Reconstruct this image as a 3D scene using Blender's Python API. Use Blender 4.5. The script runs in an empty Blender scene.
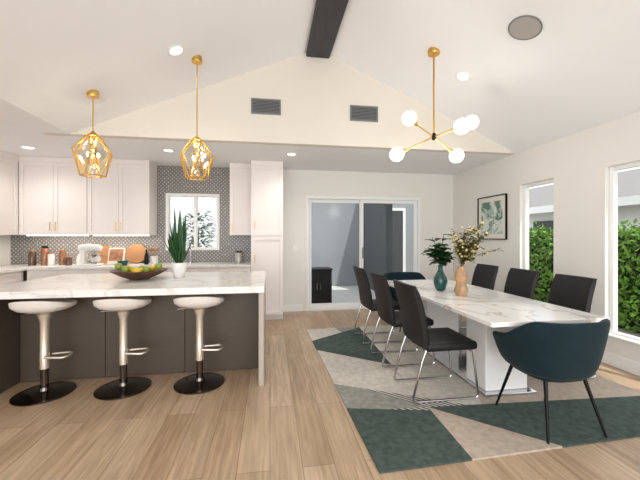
import bpy, bmesh, math, random
from mathutils import Vector, Matrix
random.seed(7)
S=bpy.context.scene
COL=S.collection
R=math.radians
try:
    S.view_settings.view_transform='Standard'
except Exception: pass

# ---------------- materials ----------------
def lin(c):
    o=[]
    for v in c:
        v=v/255.0
        o.append(v/12.92 if v<=0.04045 else ((v+0.055)/1.055)**2.4)
    return (*o,1.0)
def mat(name,c,rough=0.5,metal=0.0,noise=0.0,nscale=20,emis=0,coat=0.0,spec=0.5,bump=0.0,trans=0.0,stretch=(1,1,1),sheen=0.0,detail=4):
    m=bpy.data.materials.new(name); m.use_nodes=True
    nt=m.node_tree; p=nt.nodes['Principled BSDF']
    col=lin(c)
    p.inputs['Base Color'].default_value=col
    p.inputs['Roughness'].default_value=rough
    p.inputs['Metallic'].default_value=metal
    p.inputs['Coat Weight'].default_value=coat
    p.inputs['Specular IOR Level'].default_value=spec
    p.inputs['Transmission Weight'].default_value=trans
    p.inputs['Sheen Weight'].default_value=sheen
    if emis:
        p.inputs['Emission Color'].default_value=col
        p.inputs['Emission Strength'].default_value=emis
    if noise or bump:
        tc=nt.nodes.new('ShaderNodeTexCoord'); mp=nt.nodes.new('ShaderNodeMapping')
        mp.inputs['Scale'].default_value=stretch
        n=nt.nodes.new('ShaderNodeTexNoise'); n.inputs['Scale'].default_value=nscale; n.inputs['Detail'].default_value=detail
        nt.links.new(tc.outputs['Object'],mp.inputs[0]); nt.links.new(mp.outputs[0],n.inputs['Vector'])
        if noise:
            r=nt.nodes.new('ShaderNodeValToRGB')
            r.color_ramp.elements[0].position=0.3; r.color_ramp.elements[1].position=0.7
            r.color_ramp.elements[0].color=tuple(max(0,x*(1-noise)) for x in col[:3])+(1,)
            r.color_ramp.elements[1].color=tuple(min(1,x*(1+noise)) for x in col[:3])+(1,)
            nt.links.new(n.outputs[0],r.inputs[0]); nt.links.new(r.outputs[0],p.inputs['Base Color'])
        if bump:
            b=nt.nodes.new('ShaderNodeBump'); b.inputs['Strength'].default_value=bump; b.inputs['Distance'].default_value=0.01
            nt.links.new(n.outputs[0],b.inputs['Height']); nt.links.new(b.outputs[0],p.inputs['Normal'])
    return m
def glassmat(name,tint=(1,1,1),refl=0.08,rough=0.02):
    m=bpy.data.materials.new(name); m.use_nodes=True; nt=m.node_tree; nt.nodes.clear()
    o=nt.nodes.new('ShaderNodeOutputMaterial'); mx=nt.nodes.new('ShaderNodeMixShader')
    t=nt.nodes.new('ShaderNodeBsdfTransparent'); t.inputs[0].default_value=(*tint,1)
    g=nt.nodes.new('ShaderNodeBsdfGlossy'); g.inputs['Roughness'].default_value=rough
    mx.inputs[0].default_value=refl
    nt.links.new(t.outputs[0],mx.inputs[1]); nt.links.new(g.outputs[0],mx.inputs[2]); nt.links.new(mx.outputs[0],o.inputs[0])
    return m
def floormat():
    m=bpy.data.materials.new('oak_planks'); m.use_nodes=True; nt=m.node_tree; p=nt.nodes['Principled BSDF']
    N=nt.nodes.new; L=nt.links.new
    tc=N('ShaderNodeTexCoord'); mp=N('ShaderNodeMapping'); mp.inputs['Rotation'].default_value=(0,0,R(90))
    L(tc.outputs['Object'],mp.inputs[0])
    br=N('ShaderNodeTexBrick'); br.inputs['Scale'].default_value=1.0
    br.inputs['Brick Width'].default_value=1.9; br.inputs['Row Height'].default_value=0.19
    br.inputs['Mortar Size'].default_value=0.0018; br.inputs['Mortar Smooth'].default_value=0.2; br.inputs['Bias'].default_value=0
    br.inputs['Color1'].default_value=lin((207,184,156)); br.inputs['Color2'].default_value=lin((184,158,129)); br.inputs['Mortar'].default_value=lin((134,110,86))
    br.offset=0.37
    L(mp.outputs[0],br.inputs['Vector'])
    m2=N('ShaderNodeMapping'); m2.inputs['Scale'].default_value=(22,1.3,1); L(tc.outputs['Object'],m2.inputs[0])
    n=N('ShaderNodeTexNoise'); n.inputs['Scale'].default_value=1.6; n.inputs['Detail'].default_value=8; n.inputs['Distortion'].default_value=1.0
    L(m2.outputs[0],n.inputs['Vector'])
    r=N('ShaderNodeValToRGB'); r.color_ramp.elements[0].position=0.32; r.color_ramp.elements[1].position=0.68
    r.color_ramp.elements[0].color=(0.74,0.71,0.68,1); r.color_ramp.elements[1].color=(1.08,1.07,1.06,1)
    L(n.outputs[0],r.inputs[0])
    n3=N('ShaderNodeTexNoise'); n3.inputs['Scale'].default_value=2.2; n3.inputs['Detail'].default_value=5
    m3=N('ShaderNodeMapping'); m3.inputs['Scale'].default_value=(3.2,0.8,1); L(tc.outputs['Object'],m3.inputs[0]); L(m3.outputs[0],n3.inputs['Vector'])
    r3=N('ShaderNodeValToRGB'); r3.color_ramp.elements[0].position=0.3; r3.color_ramp.elements[1].position=0.72
    r3.color_ramp.elements[0].color=(0.82,0.79,0.76,1); r3.color_ramp.elements[1].color=(1.05,1.05,1.05,1)
    L(n3.outputs[0],r3.inputs[0])
    a=N('ShaderNodeMix'); a.data_type='RGBA'; a.blend_type='MULTIPLY'; a.inputs[0].default_value=1
    L(br.outputs['Color'],a.inputs[6]); L(r.outputs[0],a.inputs[7])
    b=N('ShaderNodeMix'); b.data_type='RGBA'; b.blend_type='MULTIPLY'; b.inputs[0].default_value=1
    L(a.outputs[2],b.inputs[6]); L(r3.outputs[0],b.inputs[7])
    L(b.outputs[2],p.inputs['Base Color'])
    p.inputs['Roughness'].default_value=0.34
    return m
def tilemat():
    m=bpy.data.materials.new('mosaic_tile'); m.use_nodes=True; nt=m.node_tree; p=nt.nodes['Principled BSDF']
    N=nt.nodes.new; L=nt.links.new
    tc=N('ShaderNodeTexCoord')
    sx=N('ShaderNodeSeparateXYZ'); L(tc.outputs['Object'],sx.inputs[0])
    # swap so that the tile pattern lies in the wall plane (X,Z)
    cb=N('ShaderNodeCombineXYZ'); L(sx.outputs['X'],cb.inputs['X']); L(sx.outputs['Z'],cb.inputs['Y'])
    v=N('ShaderNodeTexVoronoi'); v.voronoi_dimensions='2D'; v.inputs['Scale'].default_value=16; v.inputs['Randomness'].default_value=0.15
    L(cb.outputs[0],v.inputs['Vector'])
    r=N('ShaderNodeValToRGB'); e=r.color_ramp.elements
    e[0].position=0.14; e[0].color=lin((182,178,174)); e[1].position=0.26; e[1].color=lin((112,108,105))
    e2=e.new(0.46); e2.color=lin((120,116,112)); e3=e.new(0.62); e3.color=lin((184,180,175))
    L(v.outputs['Distance'],r.inputs[0]); L(r.outputs[0],p.inputs['Base Color'])
    p.inputs['Roughness'].default_value=0.3
    return m
def marblemat(name,base,vein,scale=1.6,w=.025,rough=.15):
    m=bpy.data.materials.new(name); m.use_nodes=True; nt=m.node_tree; p=nt.nodes['Principled BSDF']
    N=nt.nodes.new; L=nt.links.new
    tc=N('ShaderNodeTexCoord'); n=N('ShaderNodeTexNoise'); n.inputs['Scale'].default_value=scale; n.inputs['Detail'].default_value=7; n.inputs['Distortion'].default_value=1.6
    L(tc.outputs['Object'],n.inputs['Vector'])
    r=N('ShaderNodeValToRGB'); e=r.color_ramp.elements
    e[0].position=0.5-w; e[0].color=lin(base); e[1].position=0.5+w; e[1].color=lin(base)
    k=e.new(0.5); k.color=lin(vein)
    L(n.outputs[0],r.inputs[0]); L(r.outputs[0],p.inputs['Base Color'])
    p.inputs['Roughness'].default_value=rough
    return m
def linesmat():
    m=bpy.data.materials.new('rug_line_weave'); m.use_nodes=True; nt=m.node_tree; p=nt.nodes['Principled BSDF']
    N=nt.nodes.new; L=nt.links.new
    tc=N('ShaderNodeTexCoord'); w=N('ShaderNodeTexWave'); w.inputs['Scale'].default_value=14; w.bands_direction='DIAGONAL'
    L(tc.outputs['Object'],w.inputs['Vector'])
    r=N('ShaderNodeValToRGB'); r.color_ramp.elements[0].position=0.42; r.color_ramp.elements[1].position=0.55
    r.color_ramp.elements[0].color=lin((70,74,72)); r.color_ramp.elements[1].color=lin((205,200,192))
    L(w.outputs[0],r.inputs[0]); L(r.outputs[0],p.inputs['Base Color']); p.inputs['Roughness'].default_value=0.95
    return m
def artmat():
    m=bpy.data.materials.new('art_print'); m.use_nodes=True; nt=m.node_tree; p=nt.nodes['Principled BSDF']
    N=nt.nodes.new; L=nt.links.new
    tc=N('ShaderNodeTexCoord'); n=N('ShaderNodeTexNoise'); n.inputs['Scale'].default_value=3.2; n.inputs['Detail'].default_value=3; n.inputs['Distortion'].default_value=1
    L(tc.outputs['Object'],n.inputs['Vector'])
    r=N('ShaderNodeValToRGB'); e=r.color_ramp.elements; r.color_ramp.interpolation='CONSTANT'
    e[0].position=0; e[0].color=lin((96,130,112)); e[1].position=0.43; e[1].color=lin((165,186,172))
    for ps,c in ((0.5,(214,220,212)),(0.58,(120,150,140)),(0.64,(190,190,178))):
        k=e.new(ps); k.color=lin(c)
    L(n.outputs[0],r.inputs[0]); L(r.outputs[0],p.inputs['Base Color']); p.inputs['Roughness'].default_value=0.6
    return m

M={}
M['wall']=mat('wall_paint',(232,229,223),0.9,noise=0.01,nscale=3)
M['gable']=mat('gable_paint',(224,217,206),0.9,noise=0.01,nscale=3)
M['ceil']=mat('ceiling_paint',(243,244,246),0.92,noise=0.008,nscale=3)
M['trim']=mat('trim_paint',(240,240,238),0.5)
M['floor']=floormat()
M['tile']=tilemat()
M['cab']=mat('cabinet_paint',(238,230,226),0.45)
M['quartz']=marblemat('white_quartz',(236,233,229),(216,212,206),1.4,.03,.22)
M['quartz_shaded']=mat('shaded_quartz_end',(180,172,162),0.3,noise=0.04,nscale=8)  # same quartz toned darker, shade on the waterfall end put into the colour
M['island']=mat('island_dark_paint',(78,67,56),0.5,noise=0.06,nscale=6,stretch=(1,1,8))
M['marble']=marblemat('white_marble',(240,239,237),(196,188,178),1.1)
M['gold']=mat('brushed_brass',(220,178,98),0.28,1.0)
M['chrome']=mat('chrome',(205,205,208),0.12,1.0)
M['dchrome']=mat('dark_chrome',(110,102,98),0.12,1.0)
M['pole']=mat('warm_polished_metal',(232,224,212),0.25,0.75)
M['seatw']=mat('white_plastic_seat',(230,224,216),0.35)
M['leather']=mat('black_leather',(28,27,28),0.5,bump=0.15,nscale=90,spec=0.35)
M['velvet']=mat('teal_velvet',(12,37,44),0.85,noise=0.15,nscale=10,spec=.25,sheen=0.08)
M['black']=mat('black_metal',(22,22,24),0.4,0.6)
M['beam']=mat('dark_beam_wood',(60,62,66),0.7,noise=0.15,nscale=6,stretch=(6,0.6,6),bump=0.2)
M['glass']=glassmat('window_glass',(.97,.98,.98),0.008,0.12)
M['pglass']=glassmat('lamp_glass',(0.98,0.96,0.9),0.12)
M['globe']=mat('opal_glass_glow',(255,246,228),0.3,emis=1.8)
M['bulb']=mat('warm_bulb',(255,235,190),0.3,emis=7)
M['led']=mat('led_diffuser',(255,248,236),0.4,emis=4)
M['grille']=mat('vent_grille_grey',(120,122,124),0.5)
M['vdark']=mat('vent_dark',(45,46,48),0.8)
M['speaker']=mat('speaker_grille',(172,168,164),0.8,noise=0.1,nscale=200)
M['leafd']=mat('dark_green_leaf',(40,80,42),0.45,noise=0.3,nscale=14)
M['leafo']=mat('olive_leaf',(112,112,58),0.6,noise=0.3,nscale=20)
M['bloom']=mat('cream_bloom',(222,200,140),0.7,noise=0.2,nscale=30)
M['stem']=mat('brown_stem',(92,76,50),0.7)
M['tealv']=mat('teal_ceramic',(16,78,74),0.2,coat=0.4)
M['amber']=mat('amber_ceramic',(190,152,112),0.25,coat=0.3,noise=0.3,nscale=12)
M['wvase']=mat('white_ceramic',(232,230,226),0.3)
M['bowl']=mat('walnut_bowl',(82,50,34),0.4,noise=0.25,nscale=12,stretch=(1,1,6))
M['lemon']=mat('lemon_skin',(232,196,58),0.45,bump=0.1,nscale=80)
M['lime']=mat('green_apple_skin',(142,160,60),0.4)
M['wood']=mat('board_wood',(160,114,74),0.5,noise=0.15,nscale=8,stretch=(1,1,8))
M['jar']=mat('spice_jar_glass',(150,96,66),0.15,coat=0.5,noise=0.35,nscale=40)
M['jar2']=mat('dark_jar_glass',(86,60,46),0.15,coat=0.5,noise=0.3,nscale=40)
M['paper']=mat('book_paper',(232,226,214),0.7)
M['cover']=mat('cookbook_cover',(176,120,90),0.5,noise=0.5,nscale=14)
M['conc']=mat('patio_concrete',(215,213,210),0.9,noise=0.06,nscale=5)
M['stucco']=mat('grey_stucco',(150,153,157),0.95,noise=0.05,nscale=20)
M['wstucco']=mat('white_stucco',(225,226,228),0.95,noise=0.04,nscale=20)
M['stuccod']=mat('dark_grey_trim',(88,92,94),0.8)
M['siding']=mat('neighbour_siding',(222,222,222),0.9,noise=0.04,nscale=8)
M['roof']=mat('roof_shingle',(142,138,136),0.95,noise=0.2,nscale=30)
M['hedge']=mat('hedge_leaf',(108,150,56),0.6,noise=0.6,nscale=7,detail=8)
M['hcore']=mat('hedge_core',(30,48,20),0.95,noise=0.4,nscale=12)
M['soil']=mat('garden_gravel',(205,198,186),0.95,noise=0.15,nscale=40)
M['rteal']=mat('rug_green_grey_pile',(70,84,79),0.97,noise=0.3,nscale=22,bump=0.4,detail=10)
M['rcream']=mat('rug_cream_pile',(204,198,188),0.97,noise=0.14,nscale=22,bump=0.4,detail=10)
M['rpink']=mat('rug_beige_pile',(186,172,157),0.97,noise=0.14,nscale=22,bump=0.4,detail=10)
M['rgrey']=mat('rug_grey_pile',(148,149,142),0.97,noise=0.2,nscale=22,bump=0.4,detail=10)
M['rlines']=linesmat()
M['art']=artmat()
M['door_dark']=mat('tinted_panel',(70,72,74),0.7)
M['tin']=mat('tin_canister',(178,176,172),0.35,0.6)
M['soilp']=mat('potting_soil',(52,40,32),0.95,noise=0.3,nscale=60)

# ---------------- builder ----------------
class B:
    def __init__(s): s.bm=bmesh.new()
    def box(s,x0,x1,y0,y1,z0,z1,bev=0,seg=2,mi=0,rot=None,piv=None):
        r=bmesh.ops.create_cube(s.bm,size=1.0); vs=r['verts']
        for v in vs:
            v.co=Vector(((x0+x1)/2+v.co.x*(x1-x0),(y0+y1)/2+v.co.y*(y1-y0),(z0+z1)/2+v.co.z*(z1-z0)))
        fs=set(f for v in vs for f in v.link_faces)
        if rot is not None:
            pv=Vector(piv) if piv else Vector(((x0+x1)/2,(y0+y1)/2,(z0+z1)/2))
            for v in vs: v.co=pv+rot@(v.co-pv)
        for f in fs: f.material_index=mi
        if bev:
            es=list(set(e for v in vs for e in v.link_edges))
            bmesh.ops.bevel(s.bm,geom=es,offset=bev,segments=seg,profile=0.5,affect='EDGES')
        return s
    def cyl(s,p0,p1,r0,r1=None,seg=20,mi=0):
        r1=r0 if r1 is None else r1
        return s.loft([p0,p1],[r0,r1],seg,mi)
    def loft(s,pts,rad,seg=12,mi=0,closed=False,cap=True):
        pts=[Vector(p) for p in pts]; n=len(pts); rings=[]
        if not hasattr(rad,'__len__'): rad=[rad]*n
        t0=(pts[1]-pts[0]).normalized()
        up=Vector((0,0,1)) if abs(t0.z)<0.9 else Vector((1,0,0))
        a=t0.cross(up).normalized()
        for i in range(n):
            if closed: t=(pts[(i+1)%n]-pts[i-1]).normalized()
            elif i==0: t=pts[1]-pts[0]
            elif i==n-1: t=pts[-1]-pts[-2]
            else: t=(pts[i+1]-pts[i]).normalized()+(pts[i]-pts[i-1]).normalized()
            t=t.normalized() if t.length>1e-9 else t0
            a=(a-t*a.dot(t)).normalized(); b=t.cross(a)
            rings.append([s.bm.verts.new(pts[i]+(a*math.cos(2*math.pi*k/seg)+b*math.sin(2*math.pi*k/seg))*rad[i]) for k in range(seg)])
        m=n if closed else n-1
        for i in range(m):
            A=rings[i]; C=rings[(i+1)%n]
            for k in range(seg):
                f=s.bm.faces.new((A[k],A[(k+1)%seg],C[(k+1)%seg],C[k])); f.material_index=mi
        if cap and not closed:
            s.bm.faces.new(rings[0]).material_index=mi; s.bm.faces.new(list(reversed(rings[-1]))).material_index=mi
        return s
    def lathe(s,prof,c=(0,0,0),seg=32,mi=0,sx=1,sy=1,cap=True):
        rings=[]
        for r,z in prof:
            rings.append([s.bm.verts.new((c[0]+max(r,1e-4)*sx*math.cos(2*math.pi*k/seg),c[1]+max(r,1e-4)*sy*math.sin(2*math.pi*k/seg),c[2]+z)) for k in range(seg)])
        for i in range(len(rings)-1):
            for k in range(seg):
                s.bm.faces.new((rings[i][k],rings[i][(k+1)%seg],rings[i+1][(k+1)%seg],rings[i+1][k])).material_index=mi
        if cap:
            s.bm.faces.new(list(reversed(rings[0]))).material_index=mi; s.bm.faces.new(rings[-1]).material_index=mi
        return s
    def sph(s,c,r,sc=(1,1,1),seg=20,mi=0):
        x=bmesh.ops.create_uvsphere(s.bm,u_segments=seg,v_segments=seg//2+2,radius=r)
        for v in x['verts']: v.co=Vector((c[0]+v.co.x*sc[0],c[1]+v.co.y*sc[1],c[2]+v.co.z*sc[2]))
        for f in set(f for v in x['verts'] for f in v.link_faces): f.material_index=mi
        return s
    def prism(s,poly,y0,y1,mi=0):
        a=[s.bm.verts.new((x,y0,z)) for x,z in poly]; b=[s.bm.verts.new((x,y1,z)) for x,z in poly]
        n=len(a)
        s.bm.faces.new(a); s.bm.faces.new(list(reversed(b)))
        for i in range(n): s.bm.faces.new((a[i],b[i],b[(i+1)%n],a[(i+1)%n]))
        return s
    def leaf(s,base,d,L,W,droop=0.3,n=6,mi=0,side=None):
        base=Vector(base); d=Vector(d).normalized()
        sd=d.cross(Vector((0,0,1)))
        if sd.length<0.1: sd=Vector((random.uniform(-1,1),random.uniform(-1,1),0))
        sd.normalize()
        if side is not None: sd=Vector(side).normalized()
        nn=sd.cross(d).normalized(); rows=[]
        for i in range(n+1):
            t=i/n; w=W*0.5*(math.sin(math.pi*min(1,t*0.92+0.06))**0.8)
            c=base+d*L*t-Vector((0,0,1))*droop*L*t*t
            rows.append((s.bm.verts.new(c-sd*w+nn*w*0.25),s.bm.verts.new(c),s.bm.verts.new(c+sd*w+nn*w*0.25)))
        for i in range(n):
            for k in range(2):
                s.bm.faces.new((rows[i][k],rows[i][k+1],rows[i+1][k+1],rows[i+1][k])).material_index=mi
        return s
    def obj(s,name,mats,parent=None,loc=(0,0,0),rot=0,smooth=True,recalc=True,label=None):
        if recalc: bmesh.ops.recalc_face_normals(s.bm,faces=s.bm.faces)
        me=bpy.data.meshes.new(name); s.bm.to_mesh(me); s.bm.free()
        if not isinstance(mats,(list,tuple)): mats=[mats]
        for m in mats: me.materials.append(M[m])
        if smooth:
            for p in me.polygons: p.use_smooth=True
            me.set_sharp_from_angle(angle=R(38))
        o=bpy.data.objects.new(name,me); COL.objects.link(o); o.location=loc; o.rotation_euler=(0,0,rot)
        if parent: o.parent=parent
        if label: o['label']=label
        return o
def thing(name,label,cat,loc=(0,0,0),rot=0,group=None):
    e=bpy.data.objects.new(name,None); e.empty_display_size=0.1; COL.objects.link(e)
    e.location=loc; e.rotation_euler=(0,0,rot); e['label']=label; e['category']=cat
    if group: e['group']=group
    return e
def tag(o,label,cat,group=None):
    o['label']=label; o['category']=cat
    if group: o['group']=group
    return o
def dup(src,loc,rot=None,label=None):
    def cp(o,par):
        n=o.copy(); COL.objects.link(n)
        if par is not None: n.parent=par
        for c in [c for c in bpy.data.objects if c.parent==o and c not in made]:
            made.append(cp(c,n))
        return n
    made=[]
    n=cp(src,None); n.location=loc
    if rot is not None: n.rotation_euler=(0,0,rot)
    if label: n['label']=label
    return n
def struct(o): o['kind']='structure'; return o

H=1.35
WX=3.55; WL=-4.1; WB=5.9; YF=-3.0; CZ=2.57; GY=4.25; RX=0.62; RZ=3.84; LX=-2.34

# ---------------- room shell ----------------
b=B(); b.box(WL,WX,YF,WB,-0.1,0.0); struct(b.obj('floor','floor',smooth=False))
b=B(); b.prism([(WL,CZ),(LX,CZ),(RX,RZ),(WX,CZ),(WX,CZ+.25),(RX,RZ+.25),(LX,CZ+.25),(WL,CZ+.25)],YF,GY)
b.box(WL,WX,GY+.1,WB,CZ,CZ+.2); b.box(WL,LX-.3,GY,GY+.1,CZ,CZ+.2); struct(b.obj('ceiling','ceil',smooth=False))
b=B(); b.prism([(LX-.3,CZ),(WX,CZ),(RX,RZ+.05),(LX,CZ+.03)],GY,GY+.1); struct(b.obj('wall_gable','gable',smooth=False))
# back wall with door + small window
DX0,DX1,DZ=0.65,2.86,2.10
KX0,KX1,KZ0,KZ1=-1.76,-0.87,1.12,2.10
b=B()
b.box(WL-.15,KX0,WB,WB+.15,0,CZ+.2); b.box(KX0,KX1,WB,WB+.15,0,KZ0); b.box(KX0,KX1,WB,WB+.15,KZ1,CZ+.2)
b.box(KX1,DX0,WB,WB+.15,0,CZ+.2); b.box(DX0,DX1,WB,WB+.15,DZ,CZ+.2); b.box(DX1,WX+.15,WB,WB+.15,0,CZ+.2)
struct(b.obj('wall_back','wall',smooth=False))
# right wall
WZ0,WZ1=0.30,2.10
wins=[(1.35,2.98),(3.62,4.18)]
b=B()
b.box(WX,WX+.15,YF,1.35,0,CZ+.25); b.box(WX,WX+.15,2.98,3.62,0,CZ+.25); b.box(WX,WX+.15,4.18,WB,0,CZ+.25)
for y0,y1 in wins:
    b.box(WX,WX+.15,y0,y1,0,WZ0); b.box(WX,WX+.15,y0,y1,WZ1,CZ+.25)
struct(b.obj('wall_right','wall',smooth=False))
b=B(); b.box(WL-.15,WL,YF,WB,0,CZ+.2); struct(b.obj('wall_left','wall',smooth=False))
# baseboards
b=B(); b.box(0.22,DX0-.06,WB-.015,WB,0,.12,.004,1); b.box(DX1+.06,WX-.015,WB-.015,WB,0,.12,.004,1); struct(b.obj('baseboard_back','trim',smooth=False))
b=B(); b.box(WX-.015,WX,YF,WB,0,.13,.004,1); struct(b.obj('baseboard_right','trim',smooth=False))
# windows right
for i,(y0,y1) in enumerate(wins):
    w=bpy.data.objects.new('window_%d'%(i+1),None); COL.objects.link(w); struct(w)
    b=B(); t=.045
    for a in ((y0,y0+t,WZ0,WZ1),(y1-t,y1,WZ0,WZ1),(y0+t,y1-t,WZ0,WZ0+t),(y0+t,y1-t,WZ1-t,WZ1)):
        b.box(WX+.05,WX+.11,a[0],a[1],a[2],a[3],.004,1)
    if i==0: b.box(WX+.05,WX+.11,(y0+y1)/2-.03,(y0+y1)/2+.03,WZ0+t,WZ1-t)
    b.obj('window_frame','trim',w,smooth=False)
    b=B(); b.box(WX-.02,WX+.05,y0-.0,y1+.0,WZ0-.0,WZ0+.02,.004,1); b.obj('window_sill','trim',w,smooth=False)
    b=B(); b.box(WX+.078,WX+.082,y0+t,y1-t,WZ0+t,WZ1-t); b.obj('glass_pane','glass',w,smooth=False)
# kitchen window
w=bpy.data.objects.new('window_3',None); COL.objects.link(w); struct(w)
b=B(); t=.05
for a in ((KX0,KX0+t,KZ0,KZ1),(KX1-t,KX1,KZ0,KZ1),(KX0+t,KX1-t,KZ0,KZ0+t),(KX0+t,KX1-t,KZ1-t,KZ1)):
    b.box(a[0],a[1],WB-.03,WB+.08,a[2],a[3],.005,1)
xm=-1.28; b.box(xm-.025,xm+.025,WB+.0,WB+.07,KZ0+t,KZ1-t)
b.obj('window_frame','trim',w,smooth=False)
b=B(); b.box(KX0+t,KX1-t,WB+.03,WB+.034,KZ0+t,KZ1-t); b.obj('glass_pane','glass',w,smooth=False)
# sliding door
d=bpy.data.objects.new('door_1',None); COL.objects.link(d); struct(d)
b=B(); t=.05
b.box(DX0,DX0+t,WB-.02,WB+.13,0,DZ,.004,1); b.box(DX1-t,DX1,WB-.02,WB+.13,0,DZ,.004,1)
b.box(DX0+t,DX1-t,WB-.02,WB+.13,DZ-t,DZ,.004,1); b.box(DX0+t,DX1-t,WB+.0,WB+.13,0,.03)
b.obj('door_frame','trim',d,smooth=False)
def sash(x0,x1,y,name):
    b=B(); s=.06
    b.box(x0,x0+s,y,y+.035,.03,DZ-.05,.004,1); b.box(x1-s,x1,y,y+.035,.03,DZ-.05,.004,1)
    b.box(x0+s,x1-s,y,y+.035,.03,.11,.004,1); b.box(x0+s,x1-s,y,y+.035,DZ-.11,DZ-.05,.004,1)
    o=b.obj(name,'trim',d,smooth=False)
    b=B(); b.box(x0+s,x1-s,y+.015,y+.02,.11,DZ-.11); b.obj('glass_pane','glass',o,smooth=False)
    return o
sash(DX0+.05,1.74,WB+.08,'fixed_panel')
sash(1.68,DX1-.05,WB+.03,'sliding_panel')
b=B(); b.loft([(1.72,WB+.03,.95),(1.72,WB+.0,.97),(1.72,WB+.0,1.13),(1.72,WB+.03,1.15)],.008,8); b.obj('handle','black',d)

# beam
b=B(); b.box(.47,.78,YF,GY,3.715,RZ-.02,.01,1); tag(b.obj('ceiling_beam','beam',smooth=False),'dark charcoal wooden beam running along the ceiling ridge','beam')

# ---------------- ceiling fixtures ----------------
def ceil_z(x): return RZ-(x-RX)*(RZ-CZ)/(WX-RX) if x>RX else RZ-(RX-x)*(RZ-CZ)/(RX-LX)
def can(x,y,slope=True,lab='',en=28):
    if slope:
        z=ceil_z(x); ang=math.atan((RZ-CZ)/(WX-RX)) if x>RX else -math.atan((RZ-CZ)/(RX-LX))
    else: z=CZ; ang=0
    e=thing('recessed_light','round white recessed light '+lab,'light',(x,y,z),0,'recessed ceiling lights')
    e.rotation_euler=(0,ang,0)
    b=B(); b.lathe([(.058,-.001),(.082,-.001),(.085,-.008),(.075,-.014),(.058,-.008)],seg=28,cap=False); b.obj('trim_ring','trim',e)
    b=B(); b.lathe([(.057,-.002),(.057,-.008)],seg=28); b.obj('lens','led',e)
    l=bpy.data.lights.new('can_lamp','SPOT'); l.energy=en; l.spot_size=R(150); l.spot_blend=0.9; l.shadow_soft_size=0.06; l.color=(1,.96,.90)
    lo=bpy.data.objects.new('can_lamp',l); COL.objects.link(lo); lo.location=(x,y,z-.03)
can(2.16,3.39,True,'on the sloped ceiling by the chandelier',18)
can(-.912,3.365,True,'on the sloped ceiling above the island',22)
can(-3.24,4.96,False,'in the lower flat ceiling')
can(-1.41,4.83,False,'in the lower flat ceiling')
can(.31,4.78,False,'in the lower flat ceiling')
e=thing('ceiling_speaker','round grey ceiling speaker set in sloped ceiling','speaker',(2.183,2.512,ceil_z(2.183)))
e.rotation_euler=(0,math.atan((RZ-CZ)/(WX-RX)),0)
b=B(); b.lathe([(.121,-.001),(.132,-.001),(.134,-.007),(.128,-.01),(.121,-.007)],seg=40,cap=False); b.obj('rim','grille',e)
b=B(); b.lathe([(.12,-.002),(.12,-.007),(.05,-.010)],seg=40); b.obj('grille','speaker',e)
def vent(x0,x1,z0,z1):
    e=thing('air_vent','rectangular grey louvered air vent on the gable wall','vent',((x0+x1)/2,GY,(z0+z1)/2),0,'gable wall air vents')
    hx=(x1-x0)/2; hz=(z1-z0)/2; b=B(); f=.018
    b.box(-hx,-hx+f,-.012,0,-hz,hz); b.box(hx-f,hx,-.012,0,-hz,hz); b.box(-hx+f,hx-f,-.012,0,-hz,-hz+f); b.box(-hx+f,hx-f,-.012,0,hz-f,hz)
    b.obj('frame','grille',e,smooth=False)
    b=B(); n=9
    for i in range(n):
        z=-hz+f+(i+.5)*(2*hz-2*f)/n
        b.box(-hx+f,hx-f,-.010,-.003,z-.004,z+.004)
    b.obj('louvers','grille',e,smooth=False)
    b=B(); b.box(-hx+f,hx-f,-.003,-.0005,-hz+f,hz-f); b.obj('back_plate','vdark',e,smooth=False)
vent(-.24,.14,2.93,3.13); vent(1.06,1.45,2.91,3.12)

# ---------------- kitchen ----------------
def shaker(parent,x0,x1,z0,z1,y,hx=None,hz=None,name='door',hlen=.12,m='cab',horizontal=False):
    g=.002; x0+=g;x1-=g;z0+=g;z1-=g; f=.055
    b=B()
    b.box(x0,x0+f,y-.024,y,z0,z1); b.box(x1-f,x1,y-.024,y,z0,z1); b.box(x0+f,x1-f,y-.024,y,z0,z0+f); b.box(x0+f,x1-f,y-.024,y,z1-f,z1)
    b.box(x0+f,x1-f,y-.008,y-.001,z0+f,z1-f)
    dd=b.obj(name,m,parent,smooth=False)
    if hx is not None:
        b=B()
        if horizontal: b.loft([(hx-hlen/2,y-.024,hz),(hx-hlen/2,y-.045,hz),(hx+hlen/2,y-.045,hz),(hx+hlen/2,y-.024,hz)],.005,8)
        else: b.loft([(hx,y-.024,hz-hlen/2),(hx,y-.045,hz-hlen/2),(hx,y-.045,hz+hlen/2),(hx,y-.024,hz+hlen/2)],.005,8)
        b.obj('handle','gold',dd,label='slim brass bar handle')
    return dd
def cabinet(name,label,cat,x0,x1,yf,yb,z0,z1,doors,rot=0,group=None,origin=None,toe=0,crown=0):
    # local frame: x along width, -y is the front
    cx=(x0+x1)/2; e=thing(name,label,cat,origin if origin else (cx,yb,z0),rot,group)
    w=(x1-x0)/2; D=yb-yf; b=B()
    b.box(-w+.001,w-.001,-D,-.001,toe,z1-z0)
    if toe: b.box(-w+.001,w-.001,-D+.06,-.001,0,toe)
    b.obj('body','cab',e,smooth=False)
    if crown:
        b=B(); b.box(-w+.001,w-.001,-D-.03,-.001,z1-z0,z1-z0+crown); b.obj('crown','cab',e,smooth=False)
    for (a0,a1,c0,c1,hx,hz,nm,hor) in doors:
        shaker(e,-w+a0*(2*w),-w+a1*(2*w),c0,c1,-D,None if hx is None else -w+hx*(2*w),hz,nm,horizontal=hor)
    return e
UB=1.38; UT=2.49
up2=lambda:[(0,.5,.0,UT-UB,.46,.13,'door',False),(.5,1,.0,UT-UB,.54,.13,'door',False)]
cabinet('wall_cabinet','white shaker double-door wall cabinet above counter corner','cabinet',-3.74,-2.805,5.55,WB-.012,UB,UT,up2(),group='kitchen wall cabinets',crown=.078)
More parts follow.
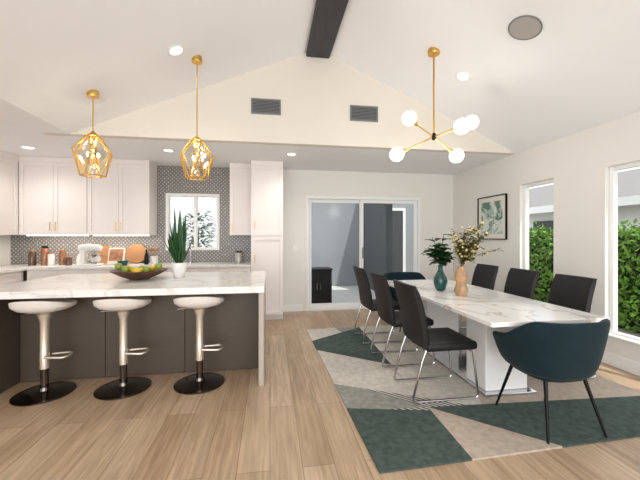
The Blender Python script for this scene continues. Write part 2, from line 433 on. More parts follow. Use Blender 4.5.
cabinet('wall_cabinet','white shaker double-door wall cabinet next to tiled wall','cabinet',-2.80,-1.90,5.55,WB-.012,UB,UT,up2(),group='kitchen wall cabinets',crown=.078)
cabinet('wall_cabinet','narrow white shaker wall cabinet beside the tall pantry','cabinet',-.66,-.305,5.55,WB-.012,UB,UT,[(0,1,0,UT-UB,.12,.13,'door',False)],group='kitchen wall cabinets',crown=.078)
cabinet('pantry_cabinet','tall white shaker pantry cabinet reaching the ceiling','cabinet',-.30,.21,5.30,WB,0,UT,
    [(0,1,.1,1.36,.12,1.0,'door',False),(0,1,1.37,UT,.12,1.55,'door',False)],toe=.1,crown=.078)
# left run wall cabinet (faces +X)
cabinet('wall_cabinet','white shaker wall cabinet on the side wall','cabinet',4.50,5.53,-.33,0,UB,UT,up2(),rot=R(90),group='kitchen wall cabinets',origin=(WL,5.015,UB),crown=.078)
# base cabinets back
xs=[-3.48,-2.7,-1.9,-1.1,-.305]
for i in range(4):
    cabinet('base_cabinet','white shaker base cabinet under the back counter','cabinet',xs[i],xs[i+1],5.32,WB,0,.865,
      [(0,1,.69,.86,.5,.78,'drawer',True),(0,.5,.1,.68,.45,.58,'door',False),(.5,1,.1,.68,.55,.58,'door',False)],toe=.1,group='kitchen base cabinets')
cabinet('base_cabinet','white shaker base cabinet along the side wall','cabinet',0,1.3,-.55,0,0,.865,
      [(0,1,.69,.86,.5,.78,'drawer',True),(0,.5,.1,.68,.45,.58,'door',False),(.5,1,.1,.68,.55,.58,'door',False)],rot=R(90),toe=.1,group='kitchen base cabinets',origin=(WL,4.65,0))
b=B(); b.box(WL,-.303,5.285,WB-.012,.866,.91,.004,1); b.box(WL+.001,-3.485,4.0,5.285,.866,.91,.004,1)
tag(b.obj('countertop','quartz',smooth=False),'white quartz countertop along the kitchen wall','countertop')
# backsplash tile
b=B()
b.box(WL,KX0,WB-.011,WB-.0005,.911,CZ); b.box(KX0,KX1,WB-.011,WB-.0005,.911,KZ0); b.box(KX0,KX1,WB-.011,WB-.0005,KZ1,CZ); b.box(KX1,-.302,WB-.011,WB-.0005,.911,CZ)
struct(b.obj('trim_1','tile',smooth=False))
for x0,x1 in ((-3.7,-2.84),(-2.76,-1.94)):
    b=B(); b.box(x0,x1,5.62,5.65,UB-.012,UB-.0005,.003,1)
    tag(b.obj('led_strip','led',smooth=False),'warm white light strip beneath the wall cabinet','light strip','under-cabinet light strips')
    l=bpy.data.lights.new('strip_lamp','AREA'); l.shape='RECTANGLE'; l.size=x1-x0; l.size_y=.03; l.energy=3.5; l.color=(1,.93,.82)
    lo=bpy.data.objects.new('strip_lamp',l); COL.objects.link(lo); lo.location=((x0+x1)/2,5.66,UB-.02)

# island
e=thing('kitchen_island','dark taupe kitchen island base with seating overhang','island',(-1.2,3.6,0))
ox,oy=-1.2,3.6
b=B(); b.box(-2.29-ox,-.105-ox,3.41-oy,4.2-oy,0,.849); b.obj('body','island',e,smooth=False)
b=B(); b.box(-2.35-ox,-2.292-ox,3.0-oy,4.2-oy,0,.849,.003,1); b.obj('end_panel','island',e,smooth=False)
for i in range(3):
    x0=-2.285+i*.726; b=B(); b.box(x0-ox,x0+.722-ox,3.392-oy,3.4095-oy,.005,.845,.003,1); b.obj('face_panel','island',e,smooth=False)
b=B(); b.box(-2.42,-.05,2.95,4.26,.85,.91,.005,2)
io=b.obj('island_countertop','quartz',smooth=False); tag(io,'thick white quartz island top with waterfall end','countertop')
b=B(); b.box(-.102,-.055,2.99,4.255,0,.8495,.003,1); b.obj('waterfall_panel','quartz_shaded',io,smooth=False)

# bar stools
def stool():
    e=thing('bar_stool','white molded swivel bar stool with round chrome base at the island','stool',(-1.92,3.13,0),0,'bar stools')
    b=B(); b.lathe([(.0,0),(.215,0),(.222,.004),(.222,.010),(.21,.016),(.08,.024),(.04,.035),(.032,.06)],seg=48); b.obj('base','dchrome',e,label='polished dark chrome disc base')
    b=B(); b.lathe([(.03,.05),(.03,.36),(.032,.365),(.03,.37)],seg=24); b.obj('pole','dchrome',e)
    b=B(); b.lathe([(.036,.22),(.036,.36),(.034,.37),(.034,.62),(.055,.69),(.09,.708)],seg=24); b.obj('column_sleeve','pole',e,label='polished warm metal sleeve')
    b=B(); pts=[(.03,-.05,.325),(.16,-.07,.325)]
    for i in range(9):
        a=R(-80+160*i/8); pts.append((.17+.03*math.cos(a),.065*math.sin(a),.325))
    pts+=[(.16,.07,.325),(.03,.05,.325)]; b.loft(pts,.011,10); b.obj('footrest','pole',e)
    b=B(); b.cyl((-.03,.03,.69),(-.21,.05,.68),.006,.006,8); b.obj('lift_lever','chrome',e)
    # seat shell
    b=B(); n=40; rings=[]
    def rim(k): 
        a=2*math.pi*k/n; c,s=math.cos(a),math.sin(a)
        q=(abs(c)**2.6+abs(s)**2.6)**(-1/2.6); return c*q,s*q
    prof=[(0.01,0,0),(.3,0,0),(.6,.004,0),(.85,.014,.35),(.97,.026,.9),(1.0,.018,1),(.97,-.012,.6),(.8,-.035,.2),(.45,-.052,0),(.1,-.056,0)]
    for r,z,l in prof:
        ring=[]
        for k in range(n):
            x,y=rim(k); lip=max(0,-y)**1.5*.05*l; lip+=-.012*max(0,y)*l
            ring.append(b.bm.verts.new((x*r*.218,y*r*.2,.762+z+lip)))
        rings.append(ring)
    for i in range(len(rings)-1):
        for k in range(n): b.bm.faces.new((rings[i][k],rings[i][(k+1)%n],rings[i+1][(k+1)%n],rings[i+1][k]))
    b.bm.faces.new(rings[0]); b.bm.faces.new(rings[-1])
    b.obj('seat','seatw',e)
    return e
st=stool(); dup(st,(-1.29,3.13,0)); dup(st,(-.64,3.13,0))

# pendants
def pendant(x,y):
    zc=ceil_z(x); zb=1.97
    e=thing('pendant_light','geometric brass and glass pendant lamp hung over the island','pendant light',(x,y,zc),0,'island pendant lights')
    Z=lambda z:z-zc
    b=B(); b.lathe([(.0,-.05),(.05,-.05),(.052,-.045),(.052,.0),(.05,.012)],seg=28); b.obj('canopy','gold',e)
    b=B(); b.cyl((0,0,-.05),(0,0,Z(zb+.40)),.006,.006,10); b.obj('rod','gold',e)
    n=6; lev=[(.06,zb+.40),(.18,zb+.24),(.11,zb)]
    P=[[Vector((r*math.cos(2*math.pi*(k+.5*(j==1))/n+.35),r*math.sin(2*math.pi*(k+.5*(j==1))/n+.35),Z(z))) for k in range(n)] for j,(r,z) in enumerate(lev)]
    b=B()
    for L in (P[0],P[2]):
        for k in range(n): b.cyl(L[k],L[(k+1)%n],.006,.006,8); b.sph(L[k],.008,seg=8)
    for k in range(n): b.sph(P[1][k],.008,seg=8)
    for j in (0,2):
        for k in range(n):
            b.cyl(P[j][k],P[1][k],.006,.006,8); b.cyl(P[j][k],P[1][k-1],.006,.006,8)
    b.lathe([(.0,Z(zb+.40)),(.062,Z(zb+.40)),(.03,Z(zb+.43)),(.01,Z(zb+.45))],seg=20)
    b.obj('cage','gold',e)
    b=B(); nv=lambda v:b.bm.verts.new(v)
    for j in (0,2):
        for k in range(n):
            b.bm.faces.new([nv(P[j][k]),nv(P[1][k]),nv(P[1][k-1])])
            b.bm.faces.new([nv(P[j][k]),nv(P[j][(k+1)%n]),nv(P[1][k])])
    b.obj('glass_panels','pglass',e,smooth=False)
    b=B(); b.cyl((0,0,Z(zb+.40)),(0,0,Z(zb+.28)),.008,.008,8)
    for k in range(3):
        a=2*math.pi*k/3; p=(.05*math.cos(a),.05*math.sin(a))
        b.loft([(0,0,Z(zb+.30)),(p[0]*.8,p[1]*.8,Z(zb+.10)),(p[0],p[1],Z(zb+.12))],.005,6)
        b.cyl((p[0],p[1],Z(zb+.11)),(p[0],p[1],Z(zb+.18)),.011,.011,10)
    b.obj('candle_cluster','gold',e)
    for k in range(3):
        a=2*math.pi*k/3; b=B(); b.sph((.05*math.cos(a),.05*math.sin(a),Z(zb+.205)),.014,(1,1,1.9),10); b.obj('bulb','bulb',e)
    l=bpy.data.lights.new('pendant_lamp','POINT'); l.energy=3; l.color=(1,.88,.68); l.shadow_soft_size=.04
    lo=bpy.data.objects.new('pendant_lamp',l); COL.objects.link(lo); lo.location=(x,y,zb+.26)
pendant(-1.77,3.6); pendant(-.764,3.6)

# chandelier
cx,cy=1.746,3.276; cz=ceil_z(cx); hz=2.43
e=thing('chandelier','brass sputnik chandelier with glowing white glass globes over dining table','chandelier',(cx,cy,cz))
b=B(); b.lathe([(.0,-.035),(.06,-.035),(.064,-.028),(.064,.0),(.06,.025)],seg=28); b.obj('canopy','gold',e)
b=B(); b.cyl((0,0,-.03),(0,0,hz-cz),.010,.010,10); b.obj('rod','gold',e)
b=B(); b.lathe([(0,-.035),(.014,-.035),(.024,-.02),(.024,.02),(.014,.04),(.0,.04)],(0,0,hz-cz),20); b.obj('hub','black',e)
fw=Vector((.152,.988,0)); rt=Vector((.988,-.152,0))
globes=[(-.28,.18,-.05),(.45,.19,.10),(.17,.01,-.30),(-.40,-.19,-.0),(.27,-.19,.06)]
for gx,gz,gd in globes:
    p=rt*gx+fw*gd+Vector((0,0,gz+hz-cz)); h0=Vector((0,0,hz-cz)); dv=(p-h0).normalized()
    b=B(); b.cyl(h0,p-dv*.07,.009,.009,10); b.cyl(p-dv*.115,p-dv*.062,.016,.026,14); arm=b.obj('arm','gold',e)
    b=B(); b.sph(p,.078,seg=28); b.obj('globe','globe',e)
l=bpy.data.lights.new('globe_lamp','POINT'); l.energy=14; l.color=(1,.96,.9); l.shadow_soft_size=.15
lo=bpy.data.objects.new('globe_lamp',l); COL.objects.link(lo); lo.location=Vector((cx,cy,2.05))

# ---------------- rug ----------------
rx0,rx1,ry0,ry1=.57,3.12,1.82,4.72
b=B(); rc=((rx0+rx1)/2,(ry0+ry1)/2)
b.box(rx0-rc[0],rx1-rc[0],ry0-rc[1],ry1-rc[1],0,.012)
lines=[((1.20,2.42),(1.16,1.84)),((.57,2.52),(1.5,2.30)),((1.20,2.42),(1.78,1.84)),((1.2,2.42),(3.12,2.25)),((.57,2.95),(1.6,2.35)),((.57,3.85),(1.4,3.15)),((1.4,4.72),(.57,4.2)),((1.0,4.72),(1.3,2.4)),((1.7,4.72),(3.12,3.0)),((1.6,2.3),(2.9,4.72))]
for p,q in lines:
    p=Vector((p[0]-rc[0],p[1]-rc[1],0)); q=Vector((q[0]-rc[0],q[1]-rc[1],0)); n=(q-p).normalized().cross(Vector((0,0,1)))
    bmesh.ops.bisect_plane(b.bm,geom=list(b.bm.verts)+list(b.bm.edges)+list(b.bm.faces),plane_co=p,plane_no=n)
def side(l,x,y):
    (x0,y0),(x1,y1)=l; return (x1-x0)*(y-y0)-(y1-y0)*(x-x0)>0
for f in b.bm.faces:
    c=f.calc_center_median(); x=c.x+rc[0]; y=c.y+rc[1]; s=[side(l,x,y) for l in lines]
    # materials: 0 teal 1 cream 2 beige 3 grey 4 lines
    if not s[1] and y<2.5 and x<1.2 and not s[0]: mi=0
    elif y<2.42 and not s[2] and s[0]: mi=2
    elif y<2.42 and not s[3] and x>1.2: mi=0
    elif not s[4] and y<2.95 and x<1.6: mi=0 if x<1.0 and not s[1] else (4 if x>1.0 else 3)
    elif not s[5] and x<1.45: mi=1 if not s[7] else 2
    elif s[6] and x<1.4: mi=0
    elif x<1.45 and s[7]: mi=3
    elif s[9] and x<2.4: mi=1
    elif s[8]: mi=3
    else: mi=(2 if y<3.0 else 0)
    f.material_index=mi
rug=b.obj('area_rug',['rteal','rcream','rpink','rgrey','rlines'],smooth=False,loc=(rc[0],rc[1],0.0),rot=R(1.9))
tag(rug,'area rug with green-grey, cream and beige geometric patches under dining table','rug')
RT=.0125

# ---------------- dining table ----------------
tx0,tx1,ty0,ty1=1.53,2.50,2.06,4.30; tc=((tx0+tx1)/2,(ty0+ty1)/2)
e=thing('dining_table','long white marble-top dining table with white pedestal base','table',(tc[0],tc[1],RT))
hw=(tx1-tx0)/2; hl=(ty1-ty0)/2; zt=.75-RT
b=B(); b.box(-hw,hw,-hl,hl,zt-.035,zt,.006,2); b.obj('tabletop','marble',e,smooth=False)
b=B(); b.box(-hw+.26,hw-.26,-hl+.42,hl-.42,zt-.09,zt-.0355,.004,1); b.obj('apron','trim',e,smooth=False)
for s in (-1,1):
    b=B(); b.box(-.20,.20,s*.52-.14,s*.52+.14,.02,zt-.0905,.01,2); b.obj('pedestal','trim',e,smooth=False)
b=B(); b.box(-.24,.24,-.72,.72,0,.0195,.004,1); b.obj('base_plate','chrome',e,smooth=False)

# ---------------- leather chairs ----------------
def lchair():
    e=thing('dining_chair','black leather dining chair with chrome sled legs','chair',(1.45,2.66,RT),0,'black leather dining chairs')
    b=B(); b.box(-.215,.24,-.225,.225,.41,.48,.025,3); b.obj('seat','leather',e)
    b=B()
    n=9; prof=[]
    for i in range(n):
        t=i/(n-1); z=.43+t*.515; x=-.20-.02*t-.09*t*t; prof.append((x,z))
    rows=[]
    for i,(x,z) in enumerate(prof):
        t=i/(n-1); th=.026 if 0<i<n-1 else .014; w=.225
        r=[]
        for (yy,k) in ((-1,0),(-.93,1),(-.5,1.0),(0,1),(.5,1.0),(.93,1),(1,0)):
            cur=-.018*(1-yy*yy)
            r.append((x+cur+th*k,yy*w,z))
        for (yy,k) in ((.93,1),(.5,1),(0,1),(-.5,1),(-.93,1)):
            cur=-.018*(1-yy*yy)
            r.append((x+cur-th*k,yy*w,z))
        rows.append([b.bm.verts.new(v) for v in r])
    m=len(rows[0])
    for i in range(n-1):
        for k in range(m): b.bm.faces.new((rows[i][k],rows[i][(k+1)%m],rows[i+1][(k+1)%m],rows[i+1][k]))
    b.bm.faces.new(rows[0]); b.bm.faces.new(rows[-1])
    b.obj('backrest','leather',e)
    for s in (-1,1):
        y=s*.20; b=B()
        ctrl=[(-.19,y,.46),(-.21,y,.405),(-.24,y,.33),(-.315,y,.05),(-.31,y,.018),(-.28,y,.011),(.22,y,.011),(.245,y,.02),(.25,y,.05),(.21,y,.36),(.20,y,.412)]
        b.loft(ctrl,.011,10); b.obj('leg','chrome',e)
    for x,z in ((.19,.40),(-.17,.402)):
        b=B(); b.cyl((x,-.20,z),(x,.20,z),.009,.009,8); b.obj('crossbar','chrome',e)
    return e
c0=lchair()
for y in (3.38,4.12): dup(c0,(1.45,y,RT))
for y in (2.84,3.50,4.17): dup(c0,(2.72,y,RT),R(180))

# tub chairs
def tub():
    e=thing('tub_chair','teal velvet tub armchair with thin black legs at table end','chair',(2.0,2.10,RT),0,'teal velvet tub chairs')
    # faces +Y; back toward -Y
    b=B(); n=36; rows=[]; NJ=7
    for j in range(NJ):
        tj=j/(NJ-1); row=[]
        for i in range(n+1):
            a=-R(122)+R(244)*i/n; ca=math.cos(a)
            back=(ca+1)/2
            top=.665+.135*min(1,max(0,(ca-.02)/.6))**1.0
            if ca<0: top=.665+.06*ca
            bot=.395+.02*(1-back)
            z=bot+(top-bot)*tj
            rx=.225+.105*tj**.6; ry=.215+.08*tj**.6
            q=(abs(math.sin(a))**2.7+abs(math.cos(a))**2.7)**(-1/2.7)
            row.append(b.bm.verts.new((math.sin(a)*rx*q,-math.cos(a)*ry*q,z-RT)))
        rows.append(row)
    for j in range(NJ-1):
        for i in range(n): b.bm.faces.new((rows[j][i],rows[j][i+1],rows[j+1][i+1],rows[j+1][i]))
    o=b.obj('backrest','velvet',e,recalc=True)
    md=o.modifiers.new('s','SOLIDIFY'); md.thickness=.04; md.offset=0
    md=o.modifiers.new('u','SUBSURF'); md.levels=1; md.render_levels=1
    b=B(); n=40; rings=[]
    for r,z in ((.02,.475),(.7,.475),(.93,.465),(1,.44),(.98,.40),(.9,.375),(.5,.365),(.02,.365)):
        ring=[]
        for k in range(n):
            a=2*math.pi*k/n; c,s=math.cos(a),math.sin(a); q=(abs(c)**3+abs(s)**3)**(-1/3)
            ring.append(b.bm.verts.new((c*q*r*.225,s*q*r*.22,z-RT)))
        rings.append(ring)
    for i in range(len(rings)-1):
        for k in range(n): b.bm.faces.new((rings[i][k],rings[i][(k+1)%n],rings[i+1][(k+1)%n],rings[i+1][k]))
    b.bm.faces.new(rings[0]); b.bm.faces.new(rings[-1]); b.obj('seat','velvet',e)
    for sx in (-1,1):
        for sy in (-1,1):
            b=B(); b.loft([(sx*.22,sy*.245,0),(sx*.22,sy*.245,.0005),(sx*.15,sy*.15,.37)],[.008,.008,.014],12); b.obj('leg','black',e)
    return e
t0=tub(); dup(t0,(2.03,4.60,RT),R(180),'teal velvet tub armchair tucked at far table end')

# ---------------- table decor ----------------
b=B(); b.lathe([(.0,0),(.04,0),(.06,.03),(.075,.09),(.07,.14),(.04,.2),(.024,.235),(.026,.27),(.034,.285),(.026,.285),(.018,.26),(.0,.25)],seg=32)
tag(b.obj('teal_vase','tealv',loc=(1.89,3.40,.75)),'glossy teal ceramic bottle vase on dining table','vase')
b=B(); b.lathe([(.0,0),(.05,0),(.07,.05),(.055,.10),(.045,.13),(.065,.19),(.05,.25),(.03,.275),(.036,.30),(.028,.30),(.02,.28),(.0,.27)],seg=9)
tag(b.obj('amber_vase','amber',loc=(1.94,3.08,.75)),'faceted amber and cream ceramic vase on dining table','vase')
e=thing('leafy_branches','dark green broad-leaf branches in the teal vase','plant',(1.89,3.40,1.01))
b=B(); stems=[]
for i in range(11):
    a=i*2.4; r=random.uniform(.04,.14); h=random.uniform(.12,.38)
    tip=Vector((r*math.cos(a)-.02,r*math.sin(a)+.03,h)); stems.append(tip)
    b.loft([(0,0,0),(tip.x*.1,tip.y*.1,h*.3),(tip.x*.5,tip.y*.5,h*.7),tip],.003,6)
b.obj('stems','stem',e)
b=B()
for tip in stems:
    for k in range(9):
        t=random.uniform(.3,1); p=Vector((tip.x*t*t,tip.y*t*t,tip.z*t)); a=random.uniform(0,6.28)
        b.leaf(p,(math.cos(a),math.sin(a),random.uniform(-.1,.9)),random.uniform(.11,.15),.10,.25)
b.obj('leaves','leafd',e,recalc=False)
e=thing('dried_branches','olive and cream dried flowering branches in the amber vase','plant',(1.94,3.08,1.03))
b=B(); stems=[]
for i in range(20):
    a=i*2.4; r=random.uniform(.06,.27); h=random.uniform(.14,.46)
    tip=Vector((r*math.cos(a)+.10,r*.7*math.sin(a)-.04,h)); stems.append(tip)
    b.loft([(0,0,0),(tip.x*.15,tip.y*.15,h*.4),(tip.x*.55,tip.y*.55,h*.8),tip],.002,5)
b.obj('stems','stem',e)
b=B()
for tip in stems:
    for k in range(26):
        t=random.uniform(.3,1); p=Vector((tip.x*t**1.7,tip.y*t**1.7,tip.z*t)); a=random.uniform(0,6.28)
        b.leaf(p,(math.cos(a),math.sin(a),random.uniform(-.2,.9)),random.uniform(.05,.08),.034,.2,4)
b.obj('leaves','leafo',e,recalc=False)
b=B()
for tip in stems:
    for k in range(5):
        t=random.uniform(.5,1); p=Vector((tip.x*t**1.7,tip.y*t**1.7,tip.z*t))+Vector([random.uniform(-.025,.025) for _ in range(3)])
        b.sph(p,random.uniform(.009,.015),seg=6)
b.obj('blossoms','bloom',e)

# ---------------- island decor ----------------
bx,by=-1.345,3.64
b=B(); b.lathe([(.0,0),(.09,0),(.10,.008),(.18,.04),(.265,.09),(.27,.098),(.258,.098),(.17,.055),(.08,.03),(.0,.028)],seg=40)
tag(b.obj('fruit_bowl','bowl',loc=(bx,by,.91)),'wide dark walnut fruit bowl on island top','bowl')
fr=[(-.12,.03,'lemon'),(.0,-.09,'lemon'),(.11,.05,'lemon'),(-.01,.10,'lime'),(.09,-.07,'lime'),(-.10,-.09,'lime'),(.19,-.01,'lime'),(-.20,-.01,'lime'),(.01,.005,'lemon')]
for i,(x,y,m) in enumerate(fr):
    r=math.hypot(x,y); zz=.028+.035*(r/.1)**1.1+.034
    if i==8: zz=.085
    b=B()
    if m=='lemon':
        b.lathe([(.0,-.05),(.008,-.046),(.022,-.034),(.034,-.012),(.035,.01),(.024,.032),(.01,.044),(.006,.05),(.0,.052)],seg=18)
        o=b.obj('lemon','lemon',loc=(bx+x,by+y,.91+zz)); o.rotation_euler=(R(80),0,math.atan2(y,x)); tag(o,'yellow lemon in the walnut fruit bowl','fruit','fruit in the bowl')
    else:
        b.lathe([(.0,-.026),(.012,-.031),(.028,-.022),(.036,.0),(.034,.018),(.022,.031),(.008,.029),(.0,.022)],seg=18)
        o=b.obj('green_apple','lime',loc=(bx+x,by+y,.91+zz)); tag(o,'green apple in the walnut fruit bowl','fruit','fruit in the bowl')
        b=B(); b.cyl((0,0,.022),(.004,0,.042),.0018,.0015,6); b.obj('stem','stem',o)
px,py=-.965,3.68
b=B(); b.lathe([(.0,0),(.045,0),(.055,.01),(.085,.13),(.082,.165),(.074,.165),(.070,.13),(.0,.125)],seg=10)
pot=tag(b.obj('plant_pot','wvase',loc=(px,py,.91)),'white faceted ceramic plant pot on island top','pot')
b=B(); b.lathe([(0,.126),(.069,.131),(.068,.140),(0,.145)],seg=20); b.obj('soil','soilp',pot)
e=thing('potted_succulent','tall spiky dark green plant growing from the white pot','plant',(px,py,1.056))
b=B()
for i in range(34):
    a=random.uniform(0,6.28); u=random.uniform(.1,.55); L=random.uniform(.18,.42)
    if i<9: u*=.35; L=random.uniform(.45,.64)
    b.leaf((.02*math.cos(a),.02*math.sin(a),0),(u*math.cos(a),u*math.sin(a),1),L,.05,.05,6,side=(-math.sin(a),math.cos(a),0))
b.obj('leaves','leafd',e,recalc=False)

# ---------------- back counter items ----------------
def jar(x,y,r,h,m,lid='wood',lab='glass pantry jar with wooden lid on kitchen counter'):
    e=thing('storage_jar',lab,'jar',(x,y,.91),0,'counter jars')
    b=B(); b.lathe([(0,0),(r,0),(r*1.03,.01),(r,h*.8),(r*.8,h*.88),(r*.8,h*.9)],seg=24); b.obj('body',m,e)
    b=B(); b.lathe([(0,h*.9),(r*.85,h*.9),(r*.85,h),(0,h+.005)],seg=24); b.obj('lid',lid,e)
jar(-3.62,5.62,.05,.24,'jar2'); jar(-3.47,5.66,.05,.30,'jar','black','glass pantry jar with black lid on kitchen counter'); jar(-3.34,5.60,.045,.20,'wvase'); jar(-3.21,5.64,.045,.24,'jar'); jar(-3.09,5.58,.045,.14,'jar2')
# stand mixer
e=thing('stand_mixer','white stand mixer with steel bowl on kitchen counter','mixer',(-2.72,5.50,.91))
b=B(); b.box(-.17,.13,-.09,.09,0,.03,.012,2); b.box(-.16,-.08,-.05,.05,.02,.24,.02,3); b.obj('base','wvase',e)
b=B(); b.loft([(-.19,0,.26),(-.17,0,.265),(-.05,0,.275),(.08,0,.27),(.13,0,.26),(.14,0,.258)],[.02,.05,.062,.055,.04,.015],20); b.obj('motor_head','wvase',e)
b=B(); b.lathe([(0,.031),(.05,.031),(.04,.045),(.075,.08),(.09,.16),(.094,.17),(.086,.17),(.07,.09),(0,.06)],(.05,0,0),28); b.obj('mixing_bowl','chrome',e)
b=B(); b.cyl((.06,0,.22),(.06,0,.14),.012,.008,12); b.obj('beater','chrome',e)
# cookbook on stand
e=thing('cookbook','open cookbook leaning upright on kitchen counter','book',(-2.42,5.58,.912))
b=B(); rt_=Matrix.Rotation(R(-15),3,'X'); b.box(-.12,.12,-.012,.012,.004,.27,.003,1,rot=rt_,piv=(0,0,0)); b.obj('page_block','paper',e,smooth=False)
b=B(); b.box(-.10,.10,-.0155,-.0125,.06,.25,0,rot=rt_,piv=(0,0,0)); b.obj('printed_page','cover',e,smooth=False)
b=B(); b.lathe([(0,-.015),(.16,-.015),(.16,.015),(0,.015)],seg=40)
o=b.obj('round_board','wood',loc=(-2.19,5.79,1.075)); o.rotation_euler=(R(78),0,0); tag(o,'round wooden serving board leaning on the tiled wall','cutting board')
b=B(); b.box(-.11,.11,-.012,.012,.004,.30,.008,2,rot=Matrix.Rotation(R(-10),3,'X'),piv=(0,0,0))
o=b.obj('cutting_board','wood',loc=(-2.70,5.78,.912),smooth=False); tag(o,'rectangular wooden cutting board leaning on the tiled wall','cutting board')
e=thing('oil_bottle','dark oil bottle standing by the round board','bottle',(-1.96,5.58,.91))
b=B(); b.lathe([(0,0),(.03,0),(.032,.01),(.032,.14),(.012,.19),(.011,.24)],seg=20); b.obj('body','black',e)
b=B(); b.lathe([(0,.24),(.013,.24),(.013,.255),(0,.26)],seg=12); b.obj('cap','gold',e)
e=thing('utensil_crock','ceramic crock holding wooden cooking spoons','crock',(-1.87,5.66,.91))
b=B(); b.lathe([(0,0),(.05,0),(.055,.01),(.055,.13),(.048,.13),(.048,.03),(0,.03)],seg=24); b.obj('crock','wvase',e)
for i in range(4):
    a=i*1.6+.4; dx=.035*math.cos(a); dy=.03*math.sin(a); b=B()
    b.cyl((-dx*.3,-dy*.3,.032),(dx*1.3,dy*1.3,.22),.005,.005,8); b.sph((dx*1.4,dy*1.4,.24),.022,(1,.4,1.4),12); b.obj('spoon','wood',e)
b=B(); b.lathe([(0,0),(.05,0),(.06,.01),(.085,.07),(.078,.07),(.05,.02),(0,.018)],seg=28)
tag(b.obj('small_bowl','tealv',loc=(-2.24,5.42,.91)),'small teal bowl on kitchen counter','bowl')
b=B(); b.lathe([(0,0),(.04,0),(.045,.05),(.035,.12),(.02,.15),(.026,.17),(.02,.17),(0,.15)],seg=24)
tag(b.obj('ceramic_vase','wvase',loc=(-2.98,5.66,.91)),'small white ceramic vase on kitchen counter','vase')
# faucet
e=thing('kitchen_faucet','curved chrome faucet behind the counter sink','faucet',(-1.32,5.72,.91))
b=B(); pts=[(0,0,0),(0,0,.22)]
for i in range(9):
    a=math.pi*i/8; pts.append((0,-.08+.08*math.cos(a),.24+.08*math.sin(a)))
pts.append((0,-.16,.20)); b.loft(pts,.011,12); b.lathe([(0,0),(.026,0),(.024,.02),(.014,.03)],seg=20); b.obj('spout','chrome',e)
b=B(); b.cyl((.015,0,.07),(.07,0,.10),.006,.006,8); b.obj('lever','chrome',e)
jar(-.52,5.6,.06,.20,'tin','black','steel canister with black lid beside the pantry')

def plate(loc,rot,label):
    e=thing('wall_switch',label,'switch',loc,rot)
    b=B(); b.box(-.036,.036,-.006,0,-.058,.058,.002,1); b.obj('plate','trim',e,smooth=False)
    b=B(); b.box(-.016,.016,-.010,-.0062,-.033,.033,.001,1); b.obj('rocker','wvase',e,smooth=False)
plate((.46,WB,1.15),0,'white wall light switch beside the sliding door')
plate((WX,5.45,1.15),R(-90),'white wall light switch near the room corner')

# art
e=thing('framed_art','black-framed green abstract print with white mat on wall','picture',(WX,4.765,1.66),R(-90))
hw2,hh=.34,.35; b=B(); f=.015
b.box(-hw2,-hw2+f,-.03,0,-hh,hh); b.box(hw2-f,hw2,-.03,0,-hh,hh); b.box(-hw2+f,hw2-f,-.03,0,-hh,-hh+f); b.box(-hw2+f,hw2-f,-.03,0,hh-f,hh); b.obj('frame','black',e,smooth=False)
b=B(); b.box(-hw2+f,hw2-f,-.015,-.001,-hh+f,hh-f); b.obj('mat_board','paper',e,smooth=False)
b=B(); b.box(-hw2+.09,hw2-.09,-.018,-.0155,-hh+.09,hh-.09); b.obj('print','art',e,smooth=False)

# ---------------- exterior ----------------
b=B(); b.box(WX+.15,16,-8,16,-.2,-.05); struct(b.obj('floor_garden','soil',smooth=False))
b=B(); b.box(-8,WX+.15,WB+.15,16,-.2,-.02); struct(b.obj('floor_patio','conc',smooth=False))
b=B(); b.box(-.3,4.9,8.9,9.1,-.02,3.4); struct(b.obj('wall_patio','stucco',smooth=False))
b=B(); b.box(-6,-.301,8.9,9.1,-.02,3.4); struct(b.obj('wall_garden','wstucco',smooth=False))
b=B(); b.box(2.62,2.77,7.1,8.89,-.02,3.2); struct(b.obj('wall_patio_side','stuccod',smooth=False))
b=B(); b.box(-.3,WX+.1,WB+.15,6.9,2.35,2.45); struct(b.obj('ceiling_eave','stuccod',smooth=False))
e=thing('patio_cabinet','black outdoor storage cabinet standing outside the sliding door','cabinet',(.93,6.42,-.02))
b=B(); b.box(-.26,.26,-.2,.2,.04,.72,.004,1); b.obj('body','black',e,smooth=False)
b=B(); b.box(-.28,.28,-.22,.22,.721,.75,.004,1); b.obj('top','black',e,smooth=False)
for s in (-1,1):
    b=B(); x=s*.128; b.box(x-.122,x+.122,-.215,-.2005,.06,.70,.003,1); dd=b.obj('door','black',e,smooth=False)
    b=B(); b.cyl((s*.03,-.225,.35),(s*.03,-.225,.47),.005,.005,8); b.obj('handle','chrome',dd)
for sx in (-1,1):
    for sy in (-1,1):
        b=B(); b.cyl((sx*.22,sy*.16,0),(sx*.22,sy*.16,.04),.02,.02,10); b.obj('foot','black',e)
e=thing('patio_door','dark glazed door with white frame on the patio wall','door',(3.35,8.9,-.02))
b=B(); b.box(-.5,-.42,-.05,0,0,2.2); b.box(.42,.5,-.05,0,0,2.2); b.box(-.42,.42,-.05,0,2.12,2.2); b.obj('frame','trim',e,smooth=False)
b=B(); b.box(-.42,.42,-.03,-.001,0,2.12); b.obj('door_leaf','door_dark',e,smooth=False)
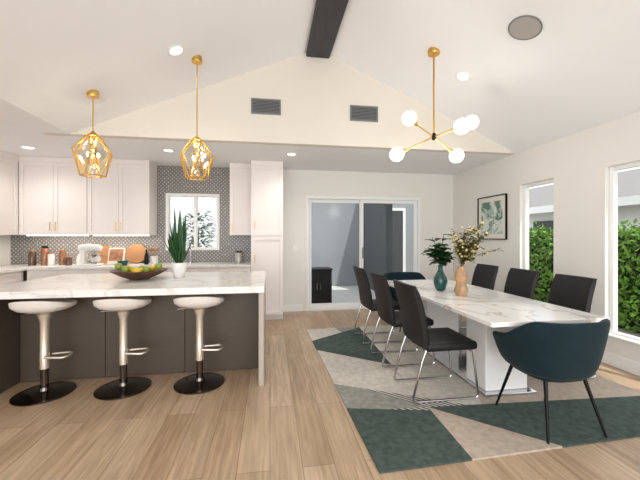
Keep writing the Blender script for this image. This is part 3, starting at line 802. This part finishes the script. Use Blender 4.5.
# shrub outside the kitchen window
e=thing('potted_tree','leafy dark green tree in a grey planter outside kitchen window','tree',(-1.52,7.3,-.02))
b=B(); b.lathe([(0,0),(.18,0),(.24,.42),(.21,.42),(.2,.36),(0,.36)],seg=28); b.obj('planter','stuccod',e)
b=B(); b.loft([(0,0,.37),(.02,0,.8),(-.01,.01,1.2),(.01,0,1.6)],[.025,.022,.018,.01],10); b.obj('trunk','stem',e)
b=B()
for i in range(260):
    a=random.uniform(0,6.28); el=random.uniform(-1,1); rr=random.uniform(.1,.3)
    p=(rr*math.cos(a),rr*math.sin(a),1.5+el*.5*math.sqrt(1-(rr/.32)**2))
    b.leaf(p,(math.cos(a),math.sin(a),random.uniform(-.4,.8)),random.uniform(.10,.16),.06,.2,3)
b.obj('leaves','leafd',e,recalc=False)
e=thing('neighbour_house','pale neighbouring house with shingled roof beyond the hedge','house',(9.5,5,-.05))
b=B(); b.box(-1,3,-12,10,0,2.3); b.obj('walls','siding',e,smooth=False)
b=B(); b.prism([(-1.4,2.15),(-1.4,2.3),(2.2,3.6),(6,2.3),(6,2.15)],-12.5,10.5); b.obj('roof','roof',e,smooth=False)
b=B(); b.box(-1.5,-1.4,-12.5,10.5,2.12,2.32); b.obj('fascia','trim',e,smooth=False)
for y in (-1.5,3.2):
    b=B(); b.box(-1.03,-1.001,y,y+1.2,1.0,1.9); b.obj('house_window','door_dark',e,smooth=False)
# hedge
HX0,HX1,HY0,HY1,HZ=5.2,5.9,-1,10,1.46
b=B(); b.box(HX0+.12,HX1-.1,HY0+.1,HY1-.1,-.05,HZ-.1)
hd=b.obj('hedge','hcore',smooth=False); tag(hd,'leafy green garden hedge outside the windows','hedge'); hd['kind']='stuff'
vs=[];fs=[]
for i in range(22000):
    f=random.random()
    y=random.uniform(HY0,HY1)
    if f<.75: x=HX0+random.gauss(.06,.09); z=random.uniform(-.02,HZ)
    else: x=random.uniform(HX0,HX1); z=HZ-.06+random.gauss(0,.09)
    c=Vector((x,y,z)); a=Vector([random.gauss(0,1) for _ in range(3)]).normalized(); q=a.cross(Vector([random.gauss(0,1) for _ in range(3)])).normalized()
    L=random.uniform(.035,.06); W=L*.5; k=len(vs)
    vs+= [c-a*L, c+q*W, c+a*L, c-q*W]; fs.append((k,k+1,k+2,k+3))
me=bpy.data.meshes.new('foliage'); me.from_pydata(vs,[],fs); me.materials.append(M['hedge'])
fo=bpy.data.objects.new('foliage',me); COL.objects.link(fo); fo.parent=hd; fo['kind']='stuff'

# ---------------- light ----------------
W=bpy.data.worlds.new('World'); S.world=W; W.use_nodes=True
bg=W.node_tree.nodes['Background']; bg.inputs[0].default_value=(.92,.96,1,1); bg.inputs[1].default_value=1.6
l=bpy.data.lights.new('sun','SUN'); l.energy=3.0; l.angle=R(1); l.color=(1,.96,.9)
lo=bpy.data.objects.new('sun',l); COL.objects.link(lo); lo.rotation_euler=(R(28),R(14),0)
# added fill lamp, unseen behind the camera, to brighten the room
l=bpy.data.lights.new('rear_fill','AREA'); l.shape='RECTANGLE'; l.size=6.5; l.size_y=2.4; l.energy=165; l.color=(.985,.985,1)
lo=bpy.data.objects.new('rear_fill',l); COL.objects.link(lo); lo.location=(-.2,-2.6,1.35); lo.rotation_euler=(R(102),0,0)

# ---------------- camera ----------------
cam=bpy.data.cameras.new('camera'); co=bpy.data.objects.new('camera',cam); COL.objects.link(co)
cam.sensor_width=36; cam.lens=325/640*36; cam.shift_y=-3/640; cam.clip_start=.05
co.location=(0,0,H); co.rotation_euler=(R(90),0,-math.atan(50/325))
S.camera=co
